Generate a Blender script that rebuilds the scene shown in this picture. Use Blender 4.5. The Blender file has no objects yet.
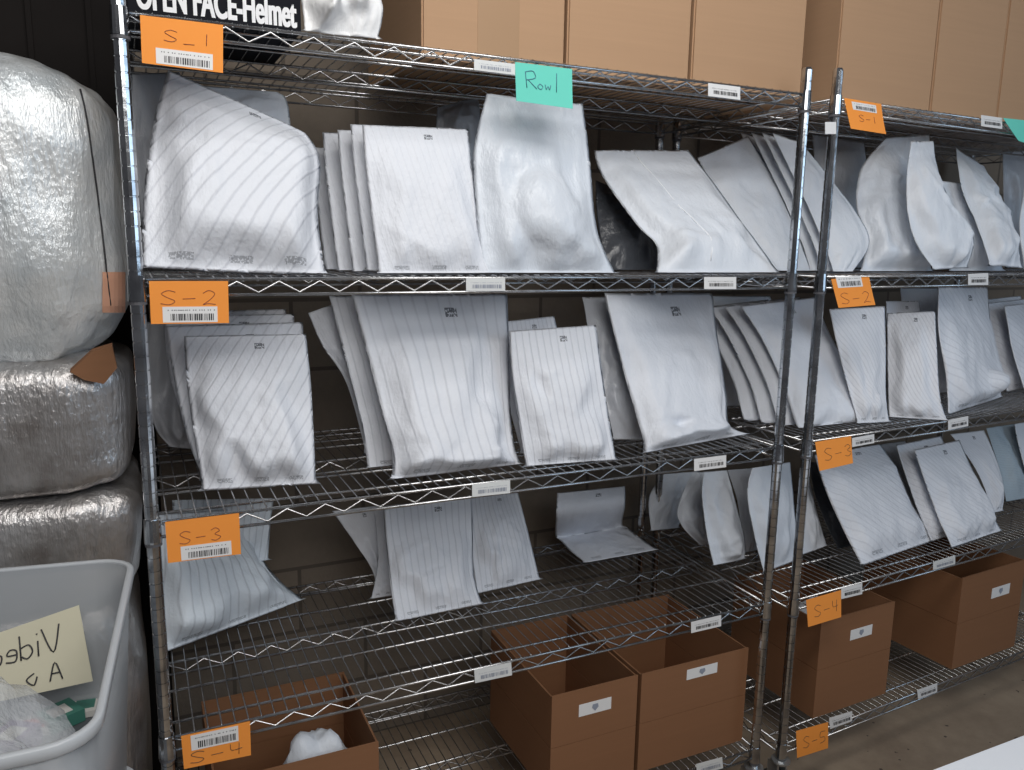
import bpy, bmesh, math, random
from mathutils import Vector, Matrix, noise
sc = bpy.context.scene
COL = sc.collection

# ------------------------------------------------------------------ camera
FPX, CX, CY = 806.957, 512.0, 385.0
CAM = Vector((-0.00912, -1.5825, 1.616))
CROT = (Matrix.Rotation(math.radians(-25.26332), 3, 'Z') @ Matrix.Rotation(math.radians(79.79814), 3, 'X')
        @ Matrix.Rotation(math.radians(0.96486), 3, 'Z'))
cd = bpy.data.cameras.new('camera'); cam = bpy.data.objects.new('camera', cd); COL.objects.link(cam)
cam.matrix_world = Matrix.Translation(CAM) @ CROT.to_4x4()
cd.sensor_width = 36.0; cd.lens = FPX / 1024 * 36.0; cd.clip_start = 0.02
sc.camera = cam

# ------------------------------------------------------------------ world, lights, exposure
w = bpy.data.worlds.new('world'); sc.world = w; w.use_nodes = True
bg = w.node_tree.nodes['Background']; bg.inputs[0].default_value = (0.93, 0.93, 1.0, 1); bg.inputs[1].default_value = 0.085
def area(name, loc, aim, sx, sy, power, color):
    l = bpy.data.lights.new(name, 'AREA'); l.shape = 'RECTANGLE'; l.size = sx; l.size_y = sy
    l.energy = power; l.color = color
    o = bpy.data.objects.new(name, l); COL.objects.link(o); o.location = loc
    o.rotation_euler = (Vector(aim) - Vector(loc)).to_track_quat('-Z', 'Y').to_euler()
    return o
area('ceiling_lamp', (0.50, -1.15, 3.05), (0.6, -0.1, 1.0), 1.6, 0.6, 24, (1.0, 0.97, 0.93))
area('fill_behind_camera', (0.4, -3.0, 2.9), (0.7, 0.2, 1.0), 2.2, 1.2, 44, (1.0, 0.98, 0.96))  # added soft fill from the camera side, stands for no known fixture
area('doorway_daylight', (3.6, -2.6, 2.2), (1.7, 0.1, 1.3), 1.6, 1.6, 20, (0.58, 0.78, 1.0))
sc.view_settings.view_transform = 'Standard'; sc.view_settings.look = 'None'
sc.view_settings.gamma = 1.0; sc.view_settings.use_curve_mapping = False
sc.view_settings.exposure = 0.0

# ------------------------------------------------------------------ geometry helpers
def at(x, y, Y):
    d = CROT @ Vector(((x - CX) / FPX, -(y - CY) / FPX, -1.0))
    return CAM + d * ((Y - CAM.y) / d.y)
def atz(x, y, Z):
    d = CROT @ Vector(((x - CX) / FPX, -(y - CY) / FPX, -1.0))
    return CAM + d * ((Z - CAM.z) / d.z)

def tag(o, label=None, cat=None, group=None, kind=None):
    if label: o['label'] = label
    if cat: o['category'] = cat
    if group: o['group'] = group
    if kind: o['kind'] = kind
    return o
def empty(name, loc=(0, 0, 0), rz=0.0, label=None, cat=None, group=None):
    o = bpy.data.objects.new(name, None); o.empty_display_size = 0.05
    COL.objects.link(o); o.location = loc; o.rotation_euler = (0, 0, rz)
    return tag(o, label, cat, group)

class MB:
    def __init__(s): s.v = []; s.f = []; s.uv = {}
    def box(s, a, b, M=None):
        n = len(s.v)
        for x in (a[0], b[0]):
            for y in (a[1], b[1]):
                for z in (a[2], b[2]):
                    p = Vector((x, y, z)); s.v.append(M @ p if M else p)
        for q in ((0, 1, 3, 2), (4, 6, 7, 5), (0, 4, 5, 1), (2, 3, 7, 6), (0, 2, 6, 4), (1, 5, 7, 3)):
            s.f.append([n + i for i in q])
    def tube(s, pts, r, k=6, cap=True):
        pts = [Vector(p) for p in pts]; n0 = len(s.v); up = None
        for i, p in enumerate(pts):
            a = pts[max(i - 1, 0)]; b = pts[min(i + 1, len(pts) - 1)]; t = (b - a).normalized()
            if up is None: up = Vector((0, 0, 1)) if abs(t.z) < .9 else Vector((1, 0, 0))
            e = t.cross(up).normalized(); g = e.cross(t).normalized()
            rr = r[i] if isinstance(r, (list, tuple)) else r
            for j in range(k):
                an = 2 * math.pi * j / k; s.v.append(p + e * math.cos(an) * rr + g * math.sin(an) * rr)
        for i in range(len(pts) - 1):
            for j in range(k):
                a = n0 + i * k + j; b = n0 + i * k + (j + 1) % k
                s.f.append([a, b, b + k, a + k])
        if cap:
            s.f.append([n0 + j for j in range(k)][::-1]); s.f.append([n0 + (len(pts) - 1) * k + j for j in range(k)])
    def lathe(s, prof, c=(0, 0, 0), k=16):
        n0 = len(s.v); c = Vector(c)
        for r, z in prof:
            for j in range(k):
                an = 2 * math.pi * j / k; s.v.append(c + Vector((r * math.cos(an), r * math.sin(an), z)))
        for i in range(len(prof) - 1):
            for j in range(k):
                a = n0 + i * k + j; b = n0 + i * k + (j + 1) % k
                s.f.append([a, b, b + k, a + k])
        s.f.append([n0 + j for j in range(k)][::-1]); s.f.append([n0 + (len(prof) - 1) * k + j for j in range(k)])
    def poly(s, pts):
        n = len(s.v); s.v += [Vector(p) for p in pts]; s.f.append(list(range(n, n + len(pts))))
    def build(s, name, mat, parent=None, smooth=False, fix=False):
        me = bpy.data.meshes.new(name); me.from_pydata([tuple(v) for v in s.v], [], s.f)
        if s.uv:
            L = me.uv_layers.new(name='UVMap')
            for lp in me.loops: L.data[lp.index].uv = s.uv.get(lp.vertex_index, (0.5, 0.5))
        if fix:
            bm = bmesh.new(); bm.from_mesh(me); bmesh.ops.recalc_face_normals(bm, faces=bm.faces); bm.to_mesh(me); bm.free()
        if smooth: me.polygons.foreach_set('use_smooth', [True] * len(me.polygons))
        me.materials.append(mat); me.update()
        o = bpy.data.objects.new(name, me); COL.objects.link(o)
        if parent: o.parent = parent
        return o

# ------------------------------------------------------------------ materials
def mat(name, color=(.8, .8, .8), rough=.5, metal=0.0, spec=.5):
    m = bpy.data.materials.new(name); m.use_nodes = True; b = m.node_tree.nodes['Principled BSDF']
    b.inputs['Base Color'].default_value = (*color, 1); b.inputs['Roughness'].default_value = rough
    b.inputs['Metallic'].default_value = metal; b.inputs['Specular IOR Level'].default_value = spec
    m.diffuse_color = (*color, 1)
    return m
class NT:
    def __init__(s, m): s.m = m; s.t = m.node_tree; s.b = s.t.nodes['Principled BSDF']
    def n(s, typ, **kw):
        o = s.t.nodes.new(typ)
        for k, v in kw.items():
            if k.startswith('i_'):
                key = k[2:]; key = int(key) if key.isdigit() else key.replace('_', ' ')
                o.inputs[key].default_value = v
            else: setattr(o, k, v)
        return o
    def l(s, a, b): s.t.links.new(a, b)
    def math(s, op, a, b=None, clamp=False):
        o = s.t.nodes.new('ShaderNodeMath'); o.operation = op; o.use_clamp = clamp
        for i, x in enumerate((a, b)):
            if x is None: continue
            if hasattr(x, 'default_value') and hasattr(x, 'links'): s.l(x, o.inputs[i])
            else: o.inputs[i].default_value = x
        return o.outputs[0]
    def mix(s, fac, a, b):
        o = s.t.nodes.new('ShaderNodeMix'); o.data_type = 'RGBA'
        for key, x in ((0, fac), (6, a), (7, b)):
            if hasattr(x, 'links'): s.l(x, o.inputs[key])
            elif key == 0: o.inputs[0].default_value = x
            else: o.inputs[key].default_value = (*x, 1)
        return o.outputs[2]
    def coord(s, kind='Object'): return s.t.nodes.new('ShaderNodeTexCoord').outputs[kind]
    def noise(s, vec, scale, detail=3, rough=.5):
        o = s.n('ShaderNodeTexNoise'); o.inputs['Scale'].default_value = scale; o.inputs['Detail'].default_value = detail
        o.inputs['Roughness'].default_value = rough; s.l(vec, o.inputs['Vector']); return o.outputs['Fac']
    def ramp(s, fac, stops):
        o = s.n('ShaderNodeValToRGB'); e = o.color_ramp.elements
        while len(e) < len(stops): e.new(.5)
        for q, (p, c) in zip(e, stops): q.position = p; q.color = (*c, 1) if len(c) == 3 else c
        s.l(fac, o.inputs[0]); return o.outputs[0]
    def bump(s, h, strength=.3, dist=.002, prev=None):
        o = s.n('ShaderNodeBump'); o.inputs['Strength'].default_value = strength; o.inputs['Distance'].default_value = dist
        s.l(h, o.inputs['Height'])
        if prev is not None: s.l(prev, o.inputs['Normal'])
        return o.outputs[0]
    def normal(s, x): s.l(x, s.b.inputs['Normal'])

def mailer_mat(name, color, angle=0.0, lines=13, line_strength=.35, logo=True, prints=True, rough=.55, bubble=.5, lu=.6, lv=.9):
    m = mat(name, color, rough); T = NT(m); uv = T.coord('UV')
    sx = T.n('ShaderNodeSeparateXYZ'); T.l(uv, sx.inputs[0]); u, v = sx.outputs[0], sx.outputs[1]
    obj = T.coord('Object')
    col = T.mix(T.noise(obj, 6, 2), tuple(c * .96 for c in color), color)
    if line_strength > 0:
        ca, sa = math.cos(angle), math.sin(angle)
        p = T.math('ADD', T.math('MULTIPLY', u, ca * lines), T.math('MULTIPLY', v, sa * lines * 1.25))
        p = T.math('ADD', p, T.math('MULTIPLY', T.noise(obj, 5, 1), .35))
        fr = T.math('FRACT', p)
        d = T.math('ABSOLUTE', T.math('SUBTRACT', fr, .5))
        ln = T.math('MULTIPLY', T.math('SUBTRACT', .14, d), 8, clamp=True)
        ln = T.math('MULTIPLY', ln, line_strength)
        ln = T.math('MULTIPLY', ln, T.math('ADD', .25, T.math('MULTIPLY', T.noise(obj, 4, 1), 1.1)))
        col = T.mix(ln, col, (.42, .44, .50))
        hb = T.math('MULTIPLY', ln, -1.0)
    ink = (.10, .11, .13)
    def boxmask(cu, cv, hu, hv):
        a = T.math('LESS_THAN', T.math('ABSOLUTE', T.math('SUBTRACT', u, cu)), hu)
        b = T.math('LESS_THAN', T.math('ABSOLUTE', T.math('SUBTRACT', v, cv)), hv)
        return T.math('MULTIPLY', a, b)
    nz = T.math('GREATER_THAN', T.noise(uv, 90, 1), .45)
    tot = None
    if logo: tot = T.math('MULTIPLY', boxmask(lu, lv, .040, .020), .9)
    if prints:
        for cu in (.2, .52, .82):
            q = T.math('MULTIPLY', boxmask(cu, .075, .065, .016), .5)
            tot = q if tot is None else T.math('ADD', tot, q)
    if tot is not None:
        col = T.mix(T.math('MULTIPLY', tot, nz), col, ink)
    T.l(col, T.b.inputs['Base Color'])
    vor = T.n('ShaderNodeTexVoronoi'); vor.inputs['Scale'].default_value = 110; T.l(obj, vor.inputs['Vector'])
    n1 = T.bump(vor.outputs['Distance'], bubble * .45, .0012)
    mpw = T.n('ShaderNodeMapping'); mpw.inputs['Scale'].default_value = (1, 1, .45); mpw.inputs['Rotation'].default_value = (0, angle * .6 + .35, 0); T.l(obj, mpw.inputs[0])
    n2 = T.bump(T.noise(mpw.outputs[0], 19, 5, .6), .75, .010, n1)
    if line_strength > 0: n2 = T.bump(hb, .6, .003, n2)
    T.normal(n2)
    T.b.inputs['Subsurface Weight'].default_value = 0.0
    return m
WH = (.74, .77, .83)
M = {}
M['diag'] = mailer_mat('white_bubble_mailer_diagonal', WH, math.radians(-33), 13, .5)
M['diag_r'] = mailer_mat('white_bubble_mailer_cross_diagonal', WH, math.radians(42), 17, .42)
M['vert'] = mailer_mat('white_bubble_mailer_upright_lines', WH, math.radians(2), 13, .5)
M['vert_blue'] = mailer_mat('cool_bubble_mailer_upright_lines', (.78, .85, .92), math.radians(-3), 14, .6)
M['fine'] = mailer_mat('white_bubble_mailer_fine', WH, math.radians(12), 16, .16, bubble=.9)
M['plain'] = mailer_mat('white_poly_mailer', (.70, .745, .81), 0, 10, 0, logo=False, prints=False, rough=.46, bubble=.12)
M['plainlogo'] = mailer_mat('white_poly_mailer_printed', (.72, .755, .82), 0, 10, 0, logo=True, prints=True, rough=.5, bubble=.2)
M['clear'] = mailer_mat('glossy_poly_bag', (.66, .71, .78), 0, 10, 0, logo=False, prints=False, rough=.36, bubble=.05)
M['bagwhite'] = mailer_mat('white_plastic_bag', (.84, .85, .86), 0, 10, 0, logo=False, prints=False, rough=.4, bubble=.1)
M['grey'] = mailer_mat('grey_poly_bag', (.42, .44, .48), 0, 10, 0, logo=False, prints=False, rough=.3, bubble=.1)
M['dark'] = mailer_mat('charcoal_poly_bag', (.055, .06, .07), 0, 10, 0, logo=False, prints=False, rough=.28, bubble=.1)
M['blue'] = mailer_mat('pale_blue_bubble_mailer', (.42, .52, .60), math.radians(80), 26, .5, logo=False, prints=False)

m = mat('chrome_wire', (.52, .53, .54), .26, .95); T = NT(m); o3 = T.coord('Object')
T.l(T.ramp(T.noise(o3, 30, 2), [(.3, (.40, .40, .41)), (.7, (.62, .63, .64))]), T.b.inputs['Base Color']); M['chrome'] = m
m = mat('post_chrome', (.5, .52, .54), .14, 1.0); T = NT(m); o3 = T.coord('Object')
T.l(T.ramp(T.noise(o3, 22, 3), [(.3, (.33, .34, .36)), (.7, (.66, .68, .70))]), T.b.inputs['Base Color'])
T.normal(T.bump(T.noise(o3, 60, 2), .25, .001)); M['post'] = m
M['collar'] = mat('collar_metal', (.50, .52, .53), .32, .85)
M['rubber'] = mat('grey_rubber', (.09, .09, .10), .6)
def cardboard(name, c):
    m = mat(name, c, .82, 0, .2); T = NT(m); o = T.coord('Object')
    mp = T.n('ShaderNodeMapping'); mp.inputs['Scale'].default_value = (1, 1, 40); T.l(o, mp.inputs[0])
    f = T.noise(mp.outputs[0], 2.5, 3); g = T.noise(o, 5, 3)
    c1 = T.mix(f, tuple(x * .93 for x in c), tuple(min(1, x * 1.05) for x in c))
    T.l(T.mix(T.math('MULTIPLY', g, .35), c1, tuple(x * .86 for x in c)), T.b.inputs['Base Color'])
    mp2 = T.n('ShaderNodeMapping'); mp2.inputs['Scale'].default_value = (260, 260, 3); T.l(o, mp2.inputs[0])
    T.normal(T.bump(T.noise(mp2.outputs[0], 1, 1), .06, .001)); return m
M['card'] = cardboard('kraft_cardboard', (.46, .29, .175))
M['card2'] = cardboard('kraft_cardboard_brown_dimmed', (.25, .122, .062))  # brown darkened further: dim light of the bottom shelves put into the colour
M['tape'] = mat('packing_tape', (.40, .255, .15), .25)
def paper(name, c, r=.7):
    m = mat(name, c, r, 0, .25); T = NT(m); o = T.coord('Object')
    T.l(T.mix(T.noise(o, 14, 2), tuple(x * .93 for x in c), c), T.b.inputs['Base Color'])
    T.normal(T.bump(T.noise(o, 9, 2), .2, .004)); return m
M['orange'] = paper('orange_paper', (.93, .33, .06)); M['teal'] = paper('teal_paper', (.16, .68, .56))
M['white'] = paper('label_white', (.80, .80, .80), .45)
M['ink'] = mat('black_ink', (.035, .035, .04), .6); M['pen'] = mat('red_brown_pen', (.22, .05, .04), .6)
M['bluepen'] = mat('blue_pen', (.07, .20, .28), .6); M['greyink'] = mat('grey_ink', (.28, .31, .38), .6)
M['clearlabel'] = mat('label_sleeve', (.72, .74, .74), .2)
m = mat('concrete_block_wall', (.2, .17, .14), .9, 0, .2); T = NT(m); o = T.coord('Object')
mp = T.n('ShaderNodeMapping'); mp.inputs['Rotation'].default_value = (math.radians(90), 0, 0); T.l(o, mp.inputs[0])
br = T.n('ShaderNodeTexBrick'); T.l(mp.outputs[0], br.inputs['Vector'])
br.inputs['Color1'].default_value = (.27, .225, .18, 1); br.inputs['Color2'].default_value = (.22, .185, .15, 1)
br.inputs['Mortar'].default_value = (.11, .095, .08, 1); br.inputs['Scale'].default_value = 1.0
br.inputs['Mortar Size'].default_value = .006; br.inputs['Brick Width'].default_value = .405; br.inputs['Row Height'].default_value = .205
T.l(T.mix(T.math('MULTIPLY', T.noise(o, 18, 5, .7), .6), br.outputs[0], (.13, .11, .09)), T.b.inputs['Base Color'])
T.normal(T.bump(T.noise(o, 70, 4, .7), .5, .004, T.bump(br.outputs['Fac'], -.6, .006))); M['wall'] = m
m = mat('dark_panel', (.028, .026, .026), .95, 0, .1); T = NT(m); o = T.coord('Object')
T.l(T.mix(T.noise(o, 4, 4), (.010, .009, .009), (.024, .021, .020)), T.b.inputs['Base Color']); M['darkwall'] = m
m = mat('concrete_floor', (.25, .21, .17), .75); T = NT(m); o = T.coord('Object')
c1 = T.ramp(T.noise(o, 3, 6, .7), [(.3, (.24, .18, .13)), (.7, (.42, .33, .24))])
T.l(T.mix(T.math('GREATER_THAN', T.noise(o, 26, 3), .70), c1, (.10, .075, .06)), T.b.inputs['Base Color'])
T.normal(T.bump(T.noise(o, 60, 4), .25, .003)); M['floor'] = m
def foil(name, c1, c2, c3, metal, rough, tilt=.25):
    m = mat(name, c1, rough, metal); T = NT(m); o = T.coord('Object')
    c = T.ramp(T.noise(o, 7, 4, .6), [(.3, c1), (.52, c2), (.72, c3)])
    T.l(c, T.b.inputs['Base Color'])
    vor = T.n('ShaderNodeTexVoronoi'); vor.inputs['Scale'].default_value = 85; T.l(o, vor.inputs['Vector'])
    mp = T.n('ShaderNodeMapping'); mp.inputs['Scale'].default_value = (1, 1, .24); mp.inputs['Rotation'].default_value = (0, tilt, 0); T.l(o, mp.inputs[0])
    n1 = T.bump(vor.outputs['Distance'], .35, .002)
    n2 = T.bump(T.noise(mp.outputs[0], 38, 5, .65), .8, .010, n1)
    T.normal(n2); T.b.inputs['Coat Weight'].default_value = .6; T.b.inputs['Coat Roughness'].default_value = .2
    return m
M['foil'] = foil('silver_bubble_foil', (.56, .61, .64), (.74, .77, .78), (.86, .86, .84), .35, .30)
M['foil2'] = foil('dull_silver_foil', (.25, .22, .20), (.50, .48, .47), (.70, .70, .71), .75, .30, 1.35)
def translucent(name, c, alpha, rough=.3, trans=.0):
    m = mat(name, c, rough); T = NT(m); T.b.inputs['Alpha'].default_value = alpha
    T.b.inputs['Transmission Weight'].default_value = trans; return m
M['tote'] = translucent('frosted_plastic', (.50, .53, .56), .50, .35)
M['toterim'] = translucent('frosted_plastic_rim', (.54, .57, .60), .9, .3)
m = translucent('clear_film', (.84, .88, .92), .42, .10); T = NT(m); T.normal(T.bump(T.noise(T.coord('Object'), 26, 4, .6), .9, .012)); M['film'] = m
M['cream'] = paper('cream_card', (.66, .63, .48)); M['black'] = mat('black_card', (.006, .007, .011), .75, 0, .15)
M['lettering'] = mat('white_lettering', (.75, .76, .78), .5)
M['tabletop'] = mat('white_laminate', (.80, .84, .90), .4)
M['seam'] = mat('seam_white', (.85, .88, .92), .4)

# ------------------------------------------------------------------ the setting
def struct(name, mb, m): return tag(mb.build(name, m), kind='structure')
b = MB(); b.box((-2.2, -3.4, -.05), (4.6, .80, 0)); struct('floor', b, M['floor'])
b = MB(); b.box((.03, .80, -.05), (4.6, .95, 3.3)); struct('wall_back', b, M['wall'])
b = MB(); b.box((-2.2, .80, 0), (.028, .95, 3.3))
x = -2.15
while x < .01: b.box((x, .788, 0), (x + .012, .80, 3.3)); x += .13
struct('wall_left', b, M['darkwall'])

# ------------------------------------------------------------------ shelving units
D, W = 0.61, 1.524
def zig(mb, p0, p1, drop, period=.0762, r=.0020):
    p0, p1 = Vector(p0), Vector(p1); L = (p1 - p0).length; n = max(2, round(L / (period / 2))); pts = []
    for i in range(n + 1):
        q = p0.lerp(p1, i / n); pts.append(q - Vector((0, 0, .004 if i % 2 == 0 else drop - .004)))
    mb.tube(pts, r, 5)
def make_shelf(parent, z):
    t = MB(); H = .029; e = .016
    for y in (0, D / 2, D):                                   # front, middle and back truss
        t.tube([(e, y, z), (W - e, y, z)], .0032, 6); t.tube([(e, y, z - H), (W - e, y, z - H)], .0032, 6)
        zig(t, (e, y, z), (W - e, y, z), H)
    for xx in (0, W):                                          # side trusses
        t.tube([(xx, e, z), (xx, D - e, z)], .0032, 6); t.tube([(xx, e, z - H), (xx, D - e, z - H)], .0032, 6)
        zig(t, (xx, e, z), (xx, D - e, z), H)
    s = t.build('shelf', M['chrome'], parent, smooth=True)
    dk = MB()
    for f in (.085, .29, .71, .915): dk.tube([(.004, D * f, z), (W - .004, D * f, z)], .0030, 6)
    n = 59
    for i in range(1, n):
        xx = W * i / n
        dk.tube([(xx, -.002, z - .004), (xx, .003, z + .0042), (xx, D - .003, z + .0042), (xx, D + .002, z - .004)], .0016, 4)
    dk.build('deck_wires', M['chrome'], s, smooth=True)
    for cx, cy in ((0, 0), (W, 0), (0, D), (W, D)):
        c = MB(); c.lathe([(.0130, -.038), (.0160, -.038), (.0160, -.034), (.0145, .008), (.0130, .008)], (cx, cy, z), 16)
        c.build('collar', M['post'], s, smooth=False)
        c = MB(); c.lathe([(.0130, -.044), (.0152, -.044), (.0152, -.0385), (.0130, -.0385)], (cx, cy, z), 16); c.build('sleeve_ring', M['rubber'], s)
    return s
def make_unit(label, loc, rz, heights, post_top):
    root = empty('wire_shelving_unit', loc, rz, label, 'shelving unit')
    for cx, cy in ((0, 0), (W, 0), (0, D), (W, D)):
        prof = [(.0127, .142)]; z = .155
        while z < post_top - .02:
            prof += [(.0127, z - .0016), (.0112, z - .0008), (.0112, z + .0008), (.0127, z + .0016)]; z += .0254
        prof += [(.0127, post_top - .006), (.010, post_top)]
        p = MB(); p.lathe(prof, (cx, cy, 0), 14); po = p.build('post', M['post'], root, smooth=False)
        c = MB(); c.lathe([(.018, .132), (.027, .134), (.028, .138), (.027, .142), (.018, .144)], (cx, cy, 0), 18)
        c.box((cx - .02, cy - .008, .05), (cx - .014, cy + .030, .132)); c.box((cx + .014, cy - .008, .05), (cx + .02, cy + .030, .132))
        c.build('caster_fork', M['collar'], po)
        wv = MB(); wv.tube([(cx - .012, cy + .012, .05), (cx + .012, cy + .012, .05)], .049, 20)
        wv.build('caster_wheel', M['rubber'], po)
    for z in heights: make_shelf(root, z)
    return root
H1 = [1.980, 1.5355, 1.0846, .640, .197]
H2 = [1.977, 1.534, 1.0914, .633, .186]
U2 = (1.6207, -.005, 0); R2 = math.radians(3.35)
make_unit('chrome wire shelving unit on the left, beside the foil bundles, with five shelves', (0, 0, 0), 0, H1, 2.043)
make_unit('chrome wire shelving unit on the right, past the gap between two posts', U2, R2, H2, 2.050)

# ------------------------------------------------------------------ flat paper things with writing
class Quad:
    """a paper rectangle from four world corners (tl, tr, br, bl), slightly curled"""
    def __init__(s, tl, tr, br, bl, curl=0.0):
        s.c = [Vector(q) for q in (tl, tr, br, bl)]; s.curl = curl
        s.n = (s.c[3] - s.c[0]).cross(s.c[1] - s.c[0]).normalized()
        if s.n.dot(CAM - s.c[0]) < 0: s.n = -s.n
    def p(s, u, v, off=0.0):          # u right, v up
        tl, tr, br, bl = s.c
        q = (bl.lerp(br, u)).lerp(tl.lerp(tr, u), v)
        return q + s.n * (off + s.curl * (1 - v) ** 2 * (0.4 + u * .6))
    def sheet(s, name, m, parent, th=.0006, u0=0, u1=1, v0=0, v1=1, off=0.0, nu=6, nv=6):
        b = MB()
        for side in (0, 1):
            for j in range(nv + 1):
                for i in range(nu + 1):
                    b.v.append(s.p(u0 + (u1 - u0) * i / nu, v0 + (v1 - v0) * j / nv, off + (th if side == 0 else 0)))
        K = (nu + 1) * (nv + 1); ix = lambda sd, i, j: sd * K + j * (nu + 1) + i
        for j in range(nv):
            for i in range(nu):
                b.f.append([ix(0, i, j), ix(0, i + 1, j), ix(0, i + 1, j + 1), ix(0, i, j + 1)])
                b.f.append([ix(1, i, j), ix(1, i, j + 1), ix(1, i + 1, j + 1), ix(1, i + 1, j)])
        for i in range(nu):
            b.f.append([ix(0, i, 0), ix(1, i, 0), ix(1, i + 1, 0), ix(0, i + 1, 0)]); b.f.append([ix(0, i, nv), ix(0, i + 1, nv), ix(1, i + 1, nv), ix(1, i, nv)])
        for j in range(nv):
            b.f.append([ix(0, 0, j), ix(0, 0, j + 1), ix(1, 0, j + 1), ix(1, 0, j)]); b.f.append([ix(0, nu, j), ix(1, nu, j), ix(1, nu, j + 1), ix(0, nu, j + 1)])
        return b.build(name, m, parent, smooth=False, fix=True)
    def strokes(s, name, lines, m, parent, r=.0006, off=.0010):
        b = MB()
        for ln in lines:
            pts = smooth_line(ln); b.tube([s.p(u, v, off) for u, v in pts], r, 5)
        return b.build(name, m, parent, smooth=True)
    def barcode(s, name, m, parent, u0, u1, v0, v1, off, seed=1, n=26):
        rd = random.Random(seed); b = MB(); x = u0
        while x < u1:
            wd = (u1 - u0) / n * rd.choice((.35, .6, 1.0)); wd = min(wd, u1 - x)
            b.poly([s.p(x, v0, off), s.p(x + wd, v0, off), s.p(x + wd, v1, off), s.p(x, v1, off)])
            x += wd + (u1 - u0) / n * rd.choice((.3, .5, .8))
        # small line of print above the bars
        x = u0 - (u1 - u0) * .06; h = v1 - v0
        while x < u1:
            b.poly([s.p(x, v1 + h * .45, off), s.p(x + .012, v1 + h * .45, off), s.p(x + .012, v1 + h * .6, off), s.p(x, v1 + h * .6, off)])
            x += rd.choice((.02, .03, .05))
        return b.build(name, m, parent)
    def text(s, name, string, m, parent, u0, u1, v0, v1, off=.0012, bold=0.0, mirror=False):
        cu = bpy.data.curves.new(name, 'FONT'); cu.body = string; cu.offset = bold; cu.size = 1
        to = bpy.data.objects.new('tmp_text', cu); COL.objects.link(to)
        dg = bpy.context.evaluated_depsgraph_get(); dg.update()
        me = bpy.data.meshes.new_from_object(to.evaluated_get(dg)); bpy.data.objects.remove(to)
        xs = [v.co.x for v in me.vertices]; ys = [v.co.y for v in me.vertices]
        x0, x1, y0, y1 = min(xs), max(xs), min(ys), max(ys)
        for v in me.vertices:
            fu = (v.co.x - x0) / (x1 - x0); fv = (v.co.y - y0) / (y1 - y0)
            if mirror: fu = 1 - fu
            v.co = s.p(u0 + (u1 - u0) * fu, v0 + (v1 - v0) * fv, off)
        me.materials.clear(); me.materials.append(m); me.name = name
        o = bpy.data.objects.new(name, me); COL.objects.link(o); o.parent = parent; return o
def smooth_line(pts, k=5):
    if len(pts) < 3: return pts
    P = [pts[0]] + list(pts) + [pts[-1]]; out = []
    for i in range(1, len(P) - 2):
        for j in range(k):
            t = j / k; q = []
            for c in range(2):
                a, b_, c_, d = P[i - 1][c], P[i][c], P[i + 1][c], P[i + 2][c]
                q.append(.5 * (2 * b_ + (c_ - a) * t + (2 * a - 5 * b_ + 4 * c_ - d) * t * t + (3 * b_ - a - 3 * c_ + d) * t ** 3))
            out.append(tuple(q))
    out.append(pts[-1]); return out

def quad_px(tl, tr, br, bl, Y, curl=0.0):
    Y = Y if isinstance(Y, (tuple, list)) else (Y,) * 4
    return Quad(*[at(q[0], q[1], yy) for q, yy in zip((tl, tr, br, bl), Y)], curl=curl)
S_ = lambda x, y, w_, h: [(x + w_ * .95, y + h * .88), (x + w_ * .5, y + h), (x + w_ * .08, y + h * .78), (x + w_ * .4, y + h * .52), (x + w_ * .9, y + h * .25), (x + w_ * .55, y), (x, y + h * .08)]
DASH = lambda x, y, w_: [(x, y), (x + w_, y + .01)]
def digit(d, x, y, w_, h):
    if d == '1': return [[(x + w_ * .5, y + h), (x + w_ * .45, y)]]
    if d == '2': return [[(x, y + h * .8), (x + w_ * .5, y + h), (x + w_ * .95, y + h * .75), (x + w_ * .5, y + h * .3), (x, y), (x + w_ * .4, y + h * .06), (x + w_, y)]]
    if d == '3': return [[(x, y + h * .85), (x + w_ * .5, y + h), (x + w_ * .9, y + h * .75), (x + w_ * .4, y + h * .52), (x + w_, y + h * .25), (x + w_ * .5, y), (x, y + h * .1)]]
    if d == '4': return [[(x, y + h), (x + w_ * .1, y + h * .45), (x + w_, y + h * .5)], [(x + w_ * .75, y + h), (x + w_ * .7, y)]]
    return [[(x + w_, y + h), (x + w_ * .1, y + h), (x, y + h * .55), (x + w_ * .8, y + h * .5), (x + w_ * .9, y + h * .15), (x, y)]]
def orange_tag(label, px, Y, num, wx, wy, sw, sh, bar=None, curl=0.0, seed=1, dashy=None, pen='pen', group=None):
    q = quad_px(*px, Y, curl); root = empty('orange_tag', q.p(.5, 0), 0, label, 'tag', group)
    inv = Matrix.Translation(-Vector(q.p(.5, 0)))
    k0 = [q.sheet('paper', M['orange'], root)]
    hd = [S_(wx, wy, sw, sh), DASH(wx + sw * 1.4, dashy if dashy is not None else wy + sh * .4, sw * .8)] + digit(num, wx + sw * 2.7, wy, sw * .8, sh)
    k0.append(q.strokes('handwriting', hd, M[pen], root))
    if bar:
        u0, u1, v0, v1 = bar
        lab = q.sheet('barcode_sticker', M['white'], root, .0004, u0, u1, v0, v1, .0007)
        k0.append(lab)
        bc = q.barcode('bars', M['ink'], lab, u0 + (u1 - u0) * .14, u1 - (u1 - u0) * .06, v0 + (v1 - v0) * .12, v0 + (v1 - v0) * .55, .0014, seed, 30)
        rebase(bc, inv)
    for k in k0: rebase(k, inv)
    return root
def rebase(o, Mx): o.data.transform(Mx)
F = -.006
orange_tag('orange paper tag reading S-1 with barcode, taped to the top shelf of the left unit',
  ((140, 15), (223, 25), (223, 73), (142, 63)), F, '1', .27, .52, .17, .24, (.17, .87, .03, .36), seed=2, dashy=.5)
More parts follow.
